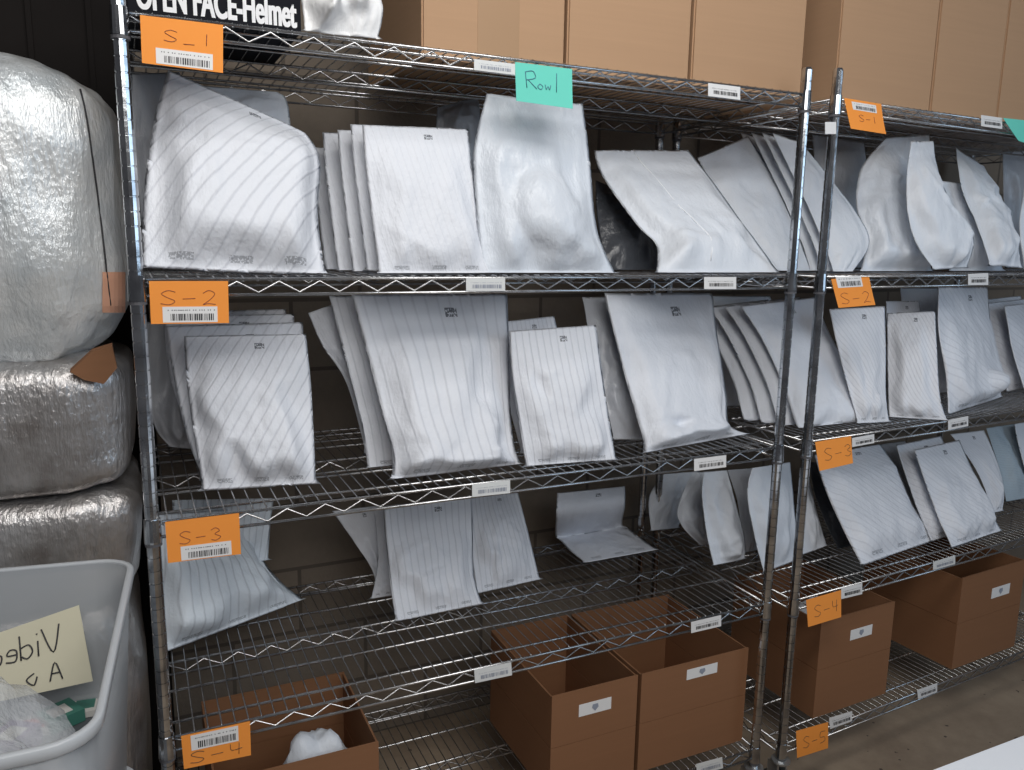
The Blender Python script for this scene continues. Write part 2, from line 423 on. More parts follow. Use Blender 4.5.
orange_tag('orange paper tag reading S-2 with barcode, hung on the second shelf of the left unit',
  ((149, 281), (228, 281), (229, 323), (151, 324)), F, '2', .13, .45, .2, .33, (.15, .85, .03, .40), seed=3)
orange_tag('orange paper tag reading S-3 with barcode, on the third shelf of the left unit',
  ((165, 522), (239, 513), (241, 554), (168, 563)), F, '3', .17, .42, .16, .30, (.18, .87, .02, .36), seed=4)
orange_tag('orange paper tag with barcode above a scrawled S-4, at the left post near the floor',
  ((181, 736), (250, 721), (251, 755), (184, 769)), F, '4', .1, .12, .22, .33, (.13, .82, .50, .95), seed=5, pen='ink')
F2 = 0.004
def u2Y(dx): return U2[1] + dx * math.sin(R2) - .006
orange_tag('orange tag with barcode and faint S-1 under the cardboard boxes of the right unit',
  ((844, 98), (881, 104), (884, 135), (850, 129)), (u2Y(.13) - .006, u2Y(.3) - .006, u2Y(.3) - .026, u2Y(.13) - .026), '1', .3, .3, .14, .22, (.18, .84, .66, .92), curl=.006, seed=6)
orange_tag('orange tag reading S-2 on the right unit, a barcode sticker over its top edge',
  ((831, 279), (869, 277), (874, 305), (838, 308)), (u2Y(.1) - .005, u2Y(.25) - .005, u2Y(.25) - .016, u2Y(.1) - .016), '2', .12, .12, .22, .38, (.12, .78, .68, 1.06), seed=7, curl=.004)
orange_tag('orange square tag reading S-3 beside a white label on the right unit',
  ((815, 442), (851, 436), (852, 463), (819, 471)), (u2Y(.05), u2Y(.2), u2Y(.2) - .01, u2Y(.05) - .01), '3', .2, .3, .22, .42, seed=8, pen='ink', curl=.003)
orange_tag('orange tag reading S-4 above the narrow cardboard box on the right unit',
  ((806, 600), (841, 590), (841, 617), (808, 627)), (u2Y(.05), u2Y(.2), u2Y(.2) - .01, u2Y(.05) - .01), '4', .2, .28, .2, .42, seed=9, pen='ink')
orange_tag('orange tag reading S-5 hanging over the floor at the bottom shelf of the right unit',
  ((796, 731), (828, 722), (828, 748), (797, 758)), (u2Y(.05), u2Y(.2), u2Y(.2) - .01, u2Y(.05) - .01), '5', .2, .28, .2, .42, seed=10, pen='ink')

def teal_tag(label, px, Y, strokes):
    q = quad_px(*px, Y, .003); root = empty('teal_tag', q.p(.5, 0), 0, label, 'tag'); inv = Matrix.Translation(-Vector(q.p(.5, 0)))
    rebase(q.sheet('paper', M['teal'], root), inv)
    if strokes: rebase(q.strokes('handwriting', strokes, M['bluepen'], root, .0009), inv)
    return root
teal_tag('teal paper tag with handwritten Row 1 on the front rail of the top shelf',
  ((515, 62), (572, 69), (572, 109), (516, 101)), -.006,
  [[(.17, .78), (.19, .38)], [(.17, .78), (.3, .82), (.34, .66), (.19, .58)], [(.22, .58), (.36, .38)],
   [(.42, .52), (.38, .44), (.43, .38), (.47, .46), (.42, .52)], [(.51, .52), (.53, .40), (.56, .48), (.59, .40), (.61, .52)], [(.72, .84), (.71, .36)]])
teal_tag('green paper tag cut by the right edge of the photo, on the top rail',
  ((1003, 118), (1050, 123), (1052, 152), (1018, 141)), (.020, .035, .030, .010), None)

def shelf_label(label, px, Y, seed, faded=False):
    q = quad_px(*px, Y); root = empty('shelf_label', q.p(.5, 0), 0, label, 'label', 'white barcode labels clipped to the shelf fronts'); inv = Matrix.Translation(-Vector(q.p(.5, 0)))
    rebase(q.sheet('sleeve', M['clearlabel' if faded else 'white'], root, .0008), inv)
    rebase(q.barcode('bars', M['greyink' if faded else 'ink'], root, .16, .90, .22, .5, .0016, seed, 24), inv)
LB = [
 (((474, 59), (515, 64), (515, 75), (474, 70)), 0, 'faded white label on the top rail just left of the teal Row 1 tag', True),
 (((708, 83), (740, 87), (740, 100), (708, 96)), 0, 'white barcode label on the top rail below the third cardboard box of the left unit', False),
 (((466, 278), (505, 278), (505, 291), (466, 291)), 0, 'white barcode label mid-rail on the second shelf, under the stack of white mailers', True),
 (((704, 277), (736, 277), (736, 289), (704, 289)), 0, 'white barcode label on the second shelf rail, under the mailer with a white seam', False),
 (((472, 484), (510, 480), (510, 493), (472, 497)), 0, 'white barcode label in the middle of the third shelf rail', True),
 (((694, 459), (726, 455), (726, 467), (694, 471)), 0, 'white barcode label on the third shelf rail, above the small crumpled mailers', False),
 (((474, 670), (511, 662), (512, 675), (475, 683)), 0, 'white barcode label in the middle of the fourth shelf rail above the open boxes', True),
 (((691, 622), (721, 615), (721, 626), (691, 633)), 0, 'white barcode label on the fourth shelf rail, above the box nearest the post', False),
 (((696, 764), (722, 757), (723, 768), (697, 775)), 0, 'white label on the bottom rail below the open box beside the post', True),
 (((981, 115), (1002, 118), (1002, 129), (981, 126)), 2, 'small white label beside the green tag at the right end', False),
 (((968, 274), (988, 273), (988, 285), (968, 285)), 2, 'small white label on the second shelf rail of the right unit, under the twisted mailer', False),
 (((852, 438), (874, 434), (874, 443), (852, 447)), 2, 'white label just right of the S-3 tag on the right unit', False),
 (((948, 420), (968, 416), (968, 426), (948, 430)), 2, 'white label on the third shelf rail of the right unit, below the upright diagonal-lined mailer', False),
 (((841, 588), (862, 583), (862, 594), (841, 599)), 2, 'white label touching the orange S-4 tag on the right unit', False),
 (((933, 562), (955, 555), (955, 564), (933, 570)), 2, 'white label on the fourth shelf rail of the right unit between the two boxes', True),
 (((829, 718), (852, 711), (852, 721), (830, 729)), 2, 'white label beside the S-5 tag on the bottom rail', False),
 (((917, 690), (937, 683), (937, 692), (918, 699)), 2, 'white label on the bottom rail over the bare floor, right of the narrow box', False)]
for k, (px, un, lb, fd) in enumerate(LB):
    if un == 2:
        dx = at(px[0][0], px[0][1], 0.02).x - U2[0]; Y = (u2Y(dx), u2Y(dx + .08), u2Y(dx + .08), u2Y(dx))
    else: Y = F + .001
    shelf_label(lb, px, Y, 20 + k, fd)
q = quad_px((825, 122), (836, 122), (836, 134), (825, 134), u2Y(0) - .0135)
o = q.sheet('post_sticker', M['white'], None); tag(o, 'tiny white sticker on the post at the gap, just below its top collar', 'sticker')

# ------------------------------------------------------------------ mailers and bags
def interp_rows(rows, t):
    """Catmull-Rom through rows of (left point, right point)"""
    n = len(rows) - 1; x = t * n; i = min(int(x), n - 1); f = x - i
    P = lambda k: rows[max(0, min(n, k))]
    out = []
    for c in (0, 1):
        a, b_, c_, d = P(i - 1)[c], P(i)[c], P(i + 1)[c], P(i + 2)[c]
        out.append(.5 * (2 * b_ + (c_ - a) * f + (2 * a - 5 * b_ + 4 * c_ - d) * f * f + (3 * b_ - a - 3 * c_ + d) * f ** 3))
    return out
BAGN = [0]
def bag_mesh(rows, th, seed, wr, sag, lump, floor_z, nu=32, nv=38):
    b = MB(); rd = random.Random(seed); S = Vector((rd.uniform(0, 50), rd.uniform(0, 50), rd.uniform(0, 50)))
    base = [[None] * (nu + 1) for _ in range(nv + 1)]
    for j in range(nv + 1):
        l, r = interp_rows(rows, j / nv)
        for i in range(nu + 1): base[j][i] = l.lerp(r, i / nu)
    W_ = (base[nv // 2][nu] - base[nv // 2][0]).length; H_ = (base[nv][nu // 2] - base[0][nu // 2]).length
    def nrm(i, j):
        du = base[j][min(i + 1, nu)] - base[j][max(i - 1, 0)]; dv = base[min(j + 1, nv)][i] - base[max(j - 1, 0)][i]
        n = du.cross(dv)
        if n.length < 1e-9: return Vector((0, -1, 0))
        n.normalize(); return n if n.dot(CAM - base[j][i]) > 0 else -n
    def prof(u, v):
        nn_ = noise.noise(Vector((u * 3.1, v * 3.7, 0)) + S); a = min(u, 1 - u) * W_ * (1 + .9 * nn_) + .004 * nn_; c = min(v, 1 - v) * H_ * (1 + .8 * noise.noise(Vector((u * 4.3, v * 2, 7)) + S))
        s = max(0, min(1, (a - .004) / .055)); q = min(max(0, min(1, (c - .006) / .075)), max(0, min(1, (v * H_ - .012) / .13)))
        s = s * s * (3 - 2 * s); q = q * q * (3 - 2 * q)
        sg = 1 + sag * (v - .45) * 1.6                     # v = 0 at top
        f = s * q * max(.25, sg)
        if lump: 
            cu, cv, ra = lump; d = math.hypot((u - cu) * W_, (v - cv) * H_) / ra; f += 1.6 * max(0, 1 - d * d) ** .7 * s * q
        return f
    ids = {}
    cr = [(rd.uniform(.1, .9), rd.uniform(.1, .9), rd.uniform(0, math.pi), rd.uniform(.05, .16), rd.uniform(.5, 1)) for _ in range(12)]
    for side in (0, 1):
        for j in range(nv + 1):
            v = j / nv
            for i in range(nu + 1):
                u = i / nu; edge = i in (0, nu) or j in (0, nv)
                if side == 1 and edge: ids[1, i, j] = ids[0, i, j]; continue
                n = nrm(i, j); p = base[j][i]
                x3 = Vector((u * W_ * 9, v * H_ * 9, 0)) + S
                wv = noise.noise(x3 * .7) * .9 + noise.noise(x3 * 1.9) * .5 + noise.noise(x3 * 4.3) * .22
                ridge = (1 - abs(noise.noise(Vector((x3.x * 1.3 + x3.y * .6, x3.y * .35, S.z)))) * 2.2)
                wv += max(0, ridge) * .5
                for (cu, cv, an, ln, am) in cr:               # short diagonal creases
                    dx, dy = (u - cu) * W_, (v - cv) * H_; al = dx * math.cos(an) + dy * math.sin(an); pe = -dx * math.sin(an) + dy * math.cos(an)
                    if abs(al) < ln and not edge: wv += am * .8 * math.exp(-(pe / .006) ** 2) * (1 - abs(al) / ln)
                if edge: off = wv * wr * .5
                elif side == 0: off = th * prof(u, v) + wv * wr * 1.35 * (.35 + .65 * min(1, prof(u, v) * 1.5))
                else: off = -th * .30 * prof(u, v) + wv * wr * .2
                q = p + n * off
                if i in (0, nu) and j >= nv - 1:                # pinched ears at the bottom corners
                    q += (p - base[j][nu // 2]).normalized() * (.011 if j == nv else .004)
                if floor_z is not None and q.z < floor_z: q = Vector((q.x, q.y, floor_z + .0005 * (v * 3)))
                ids[side, i, j] = len(b.v); b.uv[len(b.v)] = (u, 1 - v); b.v.append(q)
    for j in range(nv):
        for i in range(nu):
            b.f.append([ids[0, i, j], ids[0, i, j + 1], ids[0, i + 1, j + 1], ids[0, i + 1, j]])
            b.f.append([ids[1, i, j], ids[1, i + 1, j], ids[1, i + 1, j + 1], ids[1, i, j + 1]])
    return b
def bag(kind, label, rows_px, yb, yt, shelf, m='diag', th=.018, wr=.004, sag=.5, lump=None, behind=None, name='mailer', group=None, cat='mailer', seam=None, ylist=None):
    """rows_px: (xl, yl, xr, yr) in the photo from top to bottom; yb/yt depth of bottom and top edge; yb='c': bottom stands where it touches the shelf"""
    zs = shelf + .008; BAGN[0] += 1; seed = BAGN[0]
    n = len(rows_px) - 1; rows = []
    bl, br = (yb, yb) if not isinstance(yb, tuple) else yb
    if yb == 'c':
        xl, yl, xr, yr = rows_px[-1]; bl = max(.012, min(.58, atz(xl, yl, zs).y)); br = max(.012, min(.58, atz(xr, yr, zs).y))
    tl, tr = (yt, yt) if not isinstance(yt, tuple) else yt
    if isinstance(yt, str): tl = bl + float(yt); tr = br + float(yt)
    ty = rows_px[0][1]; by = rows_px[-1][1]; ty2 = rows_px[0][3]; by2 = rows_px[-1][3]
    for k, (xl, yl, xr, yr) in enumerate(rows_px):
        f = (yl - ty) / (by - ty); f2 = (yr - ty2) / (by2 - ty2)
        a, c = (tl + (bl - tl) * f, tr + (br - tr) * f2) if ylist is None else ylist[k]
        if ylist is not None and a is None: a = atz(xl, yl, zs).y; c = atz(xr, yr, zs).y
        L = at(xl, yl, a); R = at(xr, yr, c)
        rows.append((L, R))
    mb = bag_mesh(rows, th, seed * 7, wr, sag, lump, zs)
    org = (rows[-1][0] + rows[-1][1]) / 2
    mb.v = [v - org for v in mb.v]
    root = mb.build(name, M[m], None, smooth=True, fix=True); root.location = org
    tag(root, label, cat, group)
    if seam:
        s = MB(); pts = []
        for k in range(13):
            t = .02 + .9 * k / 12; j = int(t * 38); i = int(round(seam * 32)); pts.append(mb.v[j * 33 + i])
        s.tube(pts, .0018, 5); s.build('seam', M['seam'], root, smooth=True)
    for k, (dx, dy, dz, lb) in enumerate(behind or []):
        mk = bag_mesh([(l + Vector((dx, dy, dz)), r + Vector((dx, dy, dz))) for l, r in rows], th * .8, seed * 7 + k + 101, wr, sag, None, zs)
        o2 = org + Vector((dx, dy, dz)); mk.v = [v - o2 for v in mk.v]
        c = mk.build(name, M[m], None, smooth=True, fix=True); c.location = o2; tag(c, lb, cat, group)
    return root
A1, A2, A3 = H1[1], H1[2], H1[3]; B1, B2, B3 = H2[1], H2[2], H2[3]
exec_bags = True

# --- second shelf of the left unit (row under the boxes)
g = 'white mailers on the second shelf of the left unit'
bag(0, 'large white bubble mailer with diagonal lines, standing left-most beside the post on the second shelf',
    [(168, 70, 306, 133), (154, 120, 320, 160), (144, 190, 318, 215), (141, 268, 326, 276)], .03, (.16, .16), A1, 'plainlogo' if 0 else 'diag', th=.045, wr=.006, sag=.6, group=g)
bag(0, 'white mailer peeking out behind the top right corner of the largest mailer',
    [(200, 86, 278, 92), (200, 150, 290, 118), (205, 268, 295, 268)], .24, .30, A1, 'plain', th=.015, group=g)
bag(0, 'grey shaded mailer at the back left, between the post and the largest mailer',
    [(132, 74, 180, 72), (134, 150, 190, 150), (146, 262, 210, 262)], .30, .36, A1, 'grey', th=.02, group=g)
bag(0, 'white bubble mailer with a dark logo, foremost of the stack left of the glossy bag',
    [(362, 125, 468, 129), (366, 170, 473, 175), (373, 230, 482, 230), (379, 275, 492, 275)], .03, .11, A1, 'fine', th=.018, wr=.003, sag=.3, group=g,
    behind=[(-.013, .045, .006, 'white mailer second in the stack, one behind the logo mailer left of the clear bag'),
            (-.030, .090, -.002, 'white mailer third in the stack, its narrow edge showing behind two others'),
            (-.050, .145, -.002, 'white mailer rearmost of the upright stack right of the largest mailer'),
            (-.062, .200, -.030, 'shorter shaded mailer leaning behind the upright stack near the largest mailer')])
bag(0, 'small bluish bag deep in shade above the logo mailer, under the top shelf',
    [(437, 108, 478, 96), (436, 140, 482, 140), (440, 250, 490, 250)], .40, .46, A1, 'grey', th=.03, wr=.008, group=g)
bag(0, 'glossy white poly bag with a round bulge, hanging under the teal tag',
    [(486, 94, 583, 104), (474, 150, 590, 160), (476, 215, 597, 230), (482, 275, 616, 275)], .03, .12, A1, 'clear', th=.022, wr=.008, sag=.8, lump=(.55, .62, .085), group=g)
bag(0, 'smooth white mailer with a raised white seam, leaning back right of the bulging bag',
    [(594, 150, 688, 150), (602, 176, 714, 184), (634, 222, 744, 226), (656, 246, 764, 252), (656, 275, 780, 275)], .03, .30, A1, 'plain', th=.03, wr=.006, sag=.8, seam=.42, group=g)
bag(0, 'black poly bag lying in the dark gap between the bulging bag and the seamed mailer',
    [(596, 180, 640, 200), (597, 220, 655, 230), (606, 275, 657, 275)], .18, .32, A1, 'dark', th=.02, wr=.009, group=g)
bag(0, 'grey shaded mailer between the seamed mailer and the lined stack by the post',
    [(697, 158, 748, 136), (715, 190, 775, 180), (745, 230, 796, 230), (781, 275, 812, 275)], .12, .38, A1, 'plain', th=.012, group=g)
bag(0, 'white mailer foremost of the leaning lined stack crossing behind the two posts',
    [(772, 133, 800, 142), (790, 170, 830, 178), (810, 212, 858, 215), (826, 250, 869, 244), (834, 275, 850, 275)], .07, .30, A1, 'plain', th=.012, wr=.003, group=g,
    behind=[(-.012, .030, .004, 'white mailer second in the leaning lined stack behind the posts'),
            (-.024, .062, .006, 'white mailer third in the leaning lined stack behind the posts'),
            (-.036, .095, .008, 'rearmost white mailer of the leaning lined stack behind the posts')])
g = 'white mailers on the second shelf of the right unit'
bag(0, 'wide mauve-grey mailer in shade behind the posts at the left end of the right unit',
    [(812, 134, 864, 142), (818, 200, 872, 200), (826, 272, 885, 272)], .40, .46, B1, 'plain', th=.015, group=g)
bag(0, 'glossy puffy poly bag with a pointed top corner, first on the right unit',
    [(886, 138, 930, 134), (861, 168, 930, 170), (856, 205, 926, 205), (866, 240, 927, 240), (860, 273, 932, 273)], .12, .27, B1, 'clear', th=.035, wr=.009, sag=.7, group=g)
bag(0, 'twisted narrow white mailer folded at its middle, in front of the puffy bag',
    [(911, 141, 933, 141), (907, 175, 938, 170), (907, 210, 952, 205), (916, 244, 974, 238), (934, 270, 966, 268)], .03, .14, B1, 'plain', th=.03, wr=.006, sag=.4, group=g)
bag(0, 'white mailer corner lying flat under the twisted mailer at the shelf edge',
    [(935, 180, 975, 185), (940, 225, 988, 235), (950, 272, 1004, 271)], .13, .24, B1, 'plain', th=.02, group=g)
bag(0, 'long white mailer leaning back with a crumpled top flap near the green tag',
    [(955, 148, 984, 166), (962, 190, 1001, 199), (976, 225, 1014, 227), (990, 266, 1022, 268)], .05, .27, B1, 'plain', th=.03, wr=.008, group=g)
bag(0, 'dark shaded bag at the back of the right end of the second shelf',
    [(1002, 152, 1040, 150), (1003, 200, 1045, 200), (1006, 268, 1050, 268)], .38, .42, B1, 'grey', th=.02, group=g)
bag(0, 'white mailer cut by the photo right edge on the second shelf',
    [(1026, 175, 1070, 175), (1019, 225, 1072, 225), (1024, 270, 1075, 268)], .10, .20, B1, 'plain', th=.02, group=g)

# --- third shelf, left unit
g = 'white mailers on the third shelf of the left unit'
bag(0, 'white bubble mailer with bold diagonal lines, foremost below the S-2 tag',
    [(184, 336, 306, 334), (187, 385, 311, 385), (194, 435, 314, 438), (203, 491, 316, 484)], 'c', '.10', A2, 'diag', th=.035, wr=.003, sag=.4, lump=None, group=g)
bag(0, 'white diagonal-lined mailer right behind the foremost one below the S-2 tag',
    [(165, 326, 303, 322), (175, 385, 305, 385), (188, 440, 308, 440), (204, 480, 310, 476)], .19, .30, A2, 'diag', th=.018, wr=.003, group=g)
bag(0, 'third white mailer back below the S-2 tag, only its jagged top edge showing',
    [(163, 316, 294, 314), (172, 385, 296, 385), (205, 470, 300, 466)], .24, .35, A2, 'diag', th=.014, wr=.003, group=g)
bag(0, 'rearmost white mailer below the S-2 tag, highest top edge of its stack',
    [(163, 312, 286, 309), (172, 385, 288, 385), (205, 462, 290, 458)], .29, .40, A2, 'diag', th=.014, wr=.003, group=g)
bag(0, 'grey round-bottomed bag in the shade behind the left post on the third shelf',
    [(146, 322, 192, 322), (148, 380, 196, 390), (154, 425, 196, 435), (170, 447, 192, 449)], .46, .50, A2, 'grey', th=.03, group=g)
bag(0, 'tallest white bubble mailer with upright lines at its right half, centre of the third shelf',
    [(351, 294, 507, 294), (367, 355, 509, 350), (382, 415, 511, 415), (392, 455, 515, 450), (391, 480, 521, 464)], 'c', '.16', A2, 'vert', th=.040, wr=.006, sag=.8, group=g)
bag(0, 'white mailer showing its left edge right behind the tallest mailer',
    [(329, 296, 440, 296), (347, 366, 450, 366), (361, 423, 455, 423), (368, 471, 460, 463)], .18, .30, A2, 'vert', th=.016, group=g)
bag(0, 'curled white mailer poking out to the left behind the tallest mailer',
    [(308, 313, 350, 298), (322, 345, 368, 340), (347, 385, 380, 385), (366, 455, 385, 452)], .26, .34, A2, 'fine', th=.016, wr=.007, group=g)
bag(0, 'small white bubble mailer with upright lines right of the tallest mailer',
    [(509, 331, 596, 325), (512, 378, 603, 378), (520, 430, 611, 430), (526, 467, 616, 460)], 'c', '.10', A2, 'vert', th=.024, wr=.003, sag=.4, group=g)
bag(0, 'white mailer tucked behind the small lined mailer, its plain top corner showing',
    [(500, 322, 554, 316), (503, 380, 570, 380), (522, 455, 590, 452)], .16, .24, A2, 'vert', th=.012, group=g)
bag(0, 'dark grey plastic bag in the gap left of the tall rounded mailer',
    [(582, 297, 628, 297), (592, 350, 632, 350), (604, 400, 640, 400), (614, 440, 655, 440)], .16, .30, A2, 'grey', th=.014, wr=.008, group=g)
bag(0, 'tall white mailer with a spread bottom corner, right half of the third shelf',
    [(604, 293, 712, 293), (619, 356, 719, 346), (636, 415, 726, 395), (643, 440, 729, 424), (644, 453, 748, 434)], 'c', '.18', A2, 'plainlogo', th=.035, wr=.005, sag=.7, group=g)
bag(0, 'grey-white mailer in shade between the tall rounded mailer and the big leaning stack',
    [(712, 296, 770, 296), (718, 350, 785, 350), (724, 424, 775, 418)], .42, .54, B2, 'plain', th=.015, group=g)
bag(0, 'white mailer foremost of the big leaning stack behind the posts on the third shelf',
    [(740, 306, 815, 297), (762, 340, 829, 332), (783, 385, 850, 372), (792, 415, 866, 402), (800, 434, 868, 424)], .10, .34, B2, 'plainlogo', th=.02, wr=.004, sag=.5, group=g,
    behind=[(-.025, .042, -.004, 'second mailer of the big leaning stack behind the posts, edge showing at left'),
            (-.050, .084, -.010, 'third mailer of the big leaning stack behind the posts'),
            (-.075, .126, -.016, 'lowest and rearmost mailer of the big leaning stack behind the posts')])
g = 'white mailers on the third shelf of the right unit'
bag(0, 'diagonal-lined white mailer half hidden by the big leaning stack on the right unit',
    [(829, 309, 885, 306), (838, 350, 886, 350), (850, 395, 886, 395), (858, 424, 889, 422)], 'c', '.14', B2, 'diag_r', th=.018, wr=.003, group=g)
bag(0, 'square-cornered white mailer with small logo, third shelf of the right unit, second from left',
    [(887, 313, 935, 311), (887, 350, 937, 350), (888, 400, 940, 395), (889, 417, 947, 421)], 'c', '.13', B2, 'diag_r', th=.022, wr=.003, group=g)
bag(0, 'white mailer showing only its top edge above the square-cornered mailer',
    [(886, 301, 919, 301), (888, 350, 925, 350), (892, 400, 930, 398)], .22, .30, B2, 'fine', th=.012, group=g)
bag(0, 'grey shaded mailer behind the top edges near the middle of the right unit third shelf',
    [(900, 288, 938, 288), (905, 340, 942, 340), (910, 395, 950, 392)], .32, .38, B2, 'plain', th=.012, group=g)
bag(0, 'tall diagonal-lined mailer with a bulging bottom fold, middle of the right unit third shelf',
    [(938, 287, 988, 287), (938, 335, 991, 335), (946, 375, 997, 375), (948, 415, 1002, 397)], 'c', '.12', B2, 'diag_r', th=.03, wr=.006, sag=.8, lump=(.6, .75, .05), group=g)
bag(0, 'ribbed white mailer foremost of the leaning stack at the right edge of the third shelf',
    [(1004, 306, 1055, 300), (1012, 350, 1062, 343), (1026, 396, 1075, 384)], 'c', '.14', B2, 'diag_r', th=.014, wr=.003, group=g,
    behind=[(-.022, .055, .006, 'second ribbed mailer of the stack at the right edge of the third shelf'),
            (-.044, .110, .010, 'rearmost ribbed mailer of the stack at the right edge of the third shelf')])

# --- fourth shelf, left unit
g = 'white mailers on the fourth shelf of the left unit'
bag(0, 'pale blue-white mailer with bold upright lines slumped in the left corner of the fourth shelf',
    [(155, 515, 246, 508), (154, 560, 260, 553), (153, 610, 279, 580), (158, 655, 303, 600)], 'c', '.10', A3, 'vert_blue', th=.045, wr=.005, sag=.5, group=g)
bag(0, 'lined mailer standing behind the slumped corner mailer under the third shelf',
    [(172, 500, 274, 498), (175, 540, 270, 530), (180, 575, 268, 560)], .54, .57, A3, 'vert_blue', th=.016, group=g)
bag(0, 'long white mailer with upright lines hanging foremost in the middle of the fourth shelf',
    [(383, 506, 472, 496), (386, 545, 473, 538), (390, 585, 474, 575), (396, 622, 482, 604)], 'c', '.16', A3, 'vert', th=.022, wr=.004, sag=.4, group=g)
bag(0, 'shorter white lined mailer just right of the long one on the fourth shelf',
    [(468, 498, 518, 492), (470, 540, 528, 532), (476, 594, 540, 580)], 'c', '.14', A3, 'vert', th=.018, wr=.004, group=g)
bag(0, 'twisted white mailer tapering downward, left-most behind the long lined one on the fourth shelf',
    [(332, 511, 382, 505), (354, 542, 384, 540), (372, 570, 386, 570), (376, 590, 388, 590)], .50, .54, A3, 'fine', th=.012, wr=.006, group=g)
bag(0, 'narrow white mailer edge with a flared foot directly behind the long lined one',
    [(374, 508, 400, 505), (378, 560, 400, 560), (371, 599, 402, 594)], 'c', '.10', A3, 'fine', th=.010, wr=.005, group=g)
bag(0, 'white mailer bent in an L, half upright and half flat on the empty shelf',
    [(557, 493, 625, 486), (556, 515, 625, 505), (556, 538, 623, 526), (570, 551, 640, 538), (585, 563, 656, 550)], 'c', None, A3, 'plainlogo', th=.007, wr=.003, sag=0, group=g,
    ylist=[(.56, .56), (.53, .53), (None, None), (None, None), (None, None)])
bag(0, 'small crumpled white mailer, left-most of the cluster at the right end of the fourth shelf',
    [(664, 474, 700, 471), (649, 497, 692, 500), (651, 531, 677, 528)], 'c', '.05', A3, 'plain', th=.016, wr=.008, group=g)
bag(0, 'crushed small white bag leaning right of the left-most crumpled mailer',
    [(692, 472, 706, 472), (678, 507, 705, 505), (682, 526, 708, 530), (700, 545, 711, 549)], .40, .44, A3, 'plain', th=.02, wr=.008, group=g)
bag(0, 'bright white mailer with a square foot in the cluster left of the posts',
    [(703, 472, 727, 470), (702, 502, 735, 500), (708, 540, 744, 535), (714, 566, 745, 559)], 'c', '.10', A3, 'plain', th=.022, wr=.007, group=g)
bag(0, 'grey shaded mailer in the narrow gap left of the post on the fourth shelf',
    [(727, 470, 754, 468), (738, 505, 758, 505), (742, 556, 764, 558)], .30, .36, A3, 'grey', th=.012, group=g)
bag(0, 'white mailer standing right behind the right post of the left unit, fourth shelf',
    [(752, 468, 790, 462), (747, 495, 793, 492), (754, 535, 796, 528), (764, 573, 797, 560)], 'c', '.12', A3, 'plain', th=.02, wr=.004, group=g)
g = 'white mailers on the fourth shelf of the right unit'
bag(0, 'narrow white mailer seen just right of the left post of the right unit',
    [(801, 470, 809, 480), (799, 510, 817, 512), (802, 555, 827, 546)], 'c', '.14', B3, 'plain', th=.012, group=g)
bag(0, 'charcoal plastic bag leaning left of the wide mailer under the S-3 tag',
    [(809, 462, 826, 462), (814, 490, 840, 490), (824, 520, 850, 518), (838, 550, 858, 545)], .22, .42, B3, 'dark', th=.012, wr=.006, group=g)
bag(0, 'wide white mailer with diagonal lines and crumpled base, under the orange S-3 tag',
    [(814, 455, 880, 444), (822, 480, 898, 470), (838, 520, 915, 508), (862, 566, 941, 538)], 'c', '.22', B3, 'diag_r', th=.026, wr=.004, sag=.4, group=g)
bag(0, 'brownish shaded mailer edge behind the wide mailer under the S-3 tag',
    [(868, 446, 905, 441), (885, 480, 918, 475), (905, 520, 938, 512)], .30, .48, B3, 'grey', th=.012, group=g)
bag(0, 'white mailer with a grey heart-like mark, folded base, middle of the right unit fourth shelf',
    [(914, 450, 959, 440), (926, 485, 976, 478), (938, 518, 991, 510), (952, 548, 1001, 531)], 'c', '.20', B3, 'diag_r', th=.026, wr=.005, sag=.3, group=g,
    behind=[(-.020, .060, .004, 'white mailer directly behind the marked one on the right unit fourth shelf')])
bag(0, 'diagonal-lined mailer standing behind and right of the marked one',
    [(950, 434, 984, 430), (970, 460, 996, 458), (985, 490, 1004, 488), (990, 514, 1002, 511)], .26, .42, B3, 'diag_r', th=.012, group=g)
bag(0, 'pale blue textured mailer near the right end of the right unit fourth shelf',
    [(986, 428, 1014, 424), (997, 462, 1024, 458), (1006, 502, 1040, 496)], 'c', '.14', B3, 'blue', th=.016, group=g)
bag(0, 'grey-white mailer cut by the photo right edge on the fourth shelf',
    [(1014, 424, 1060, 416), (1022, 460, 1066, 452), (1034, 500, 1075, 490)], 'c', '.12', B3, 'plain', th=.016, group=g)
# --- on the top shelf
bag(0, 'crumpled white plastic bag on the top shelf right of the black helmet box',
    [(303, -62, 352, -62), (298, -25, 368, -25), (302, 10, 382, 8), (304, 32, 378, 39)], (.03, .04), .05, H1[0], 'bagwhite', th=.030, wr=.016, sag=.2, name='plastic_bag', cat='bag')

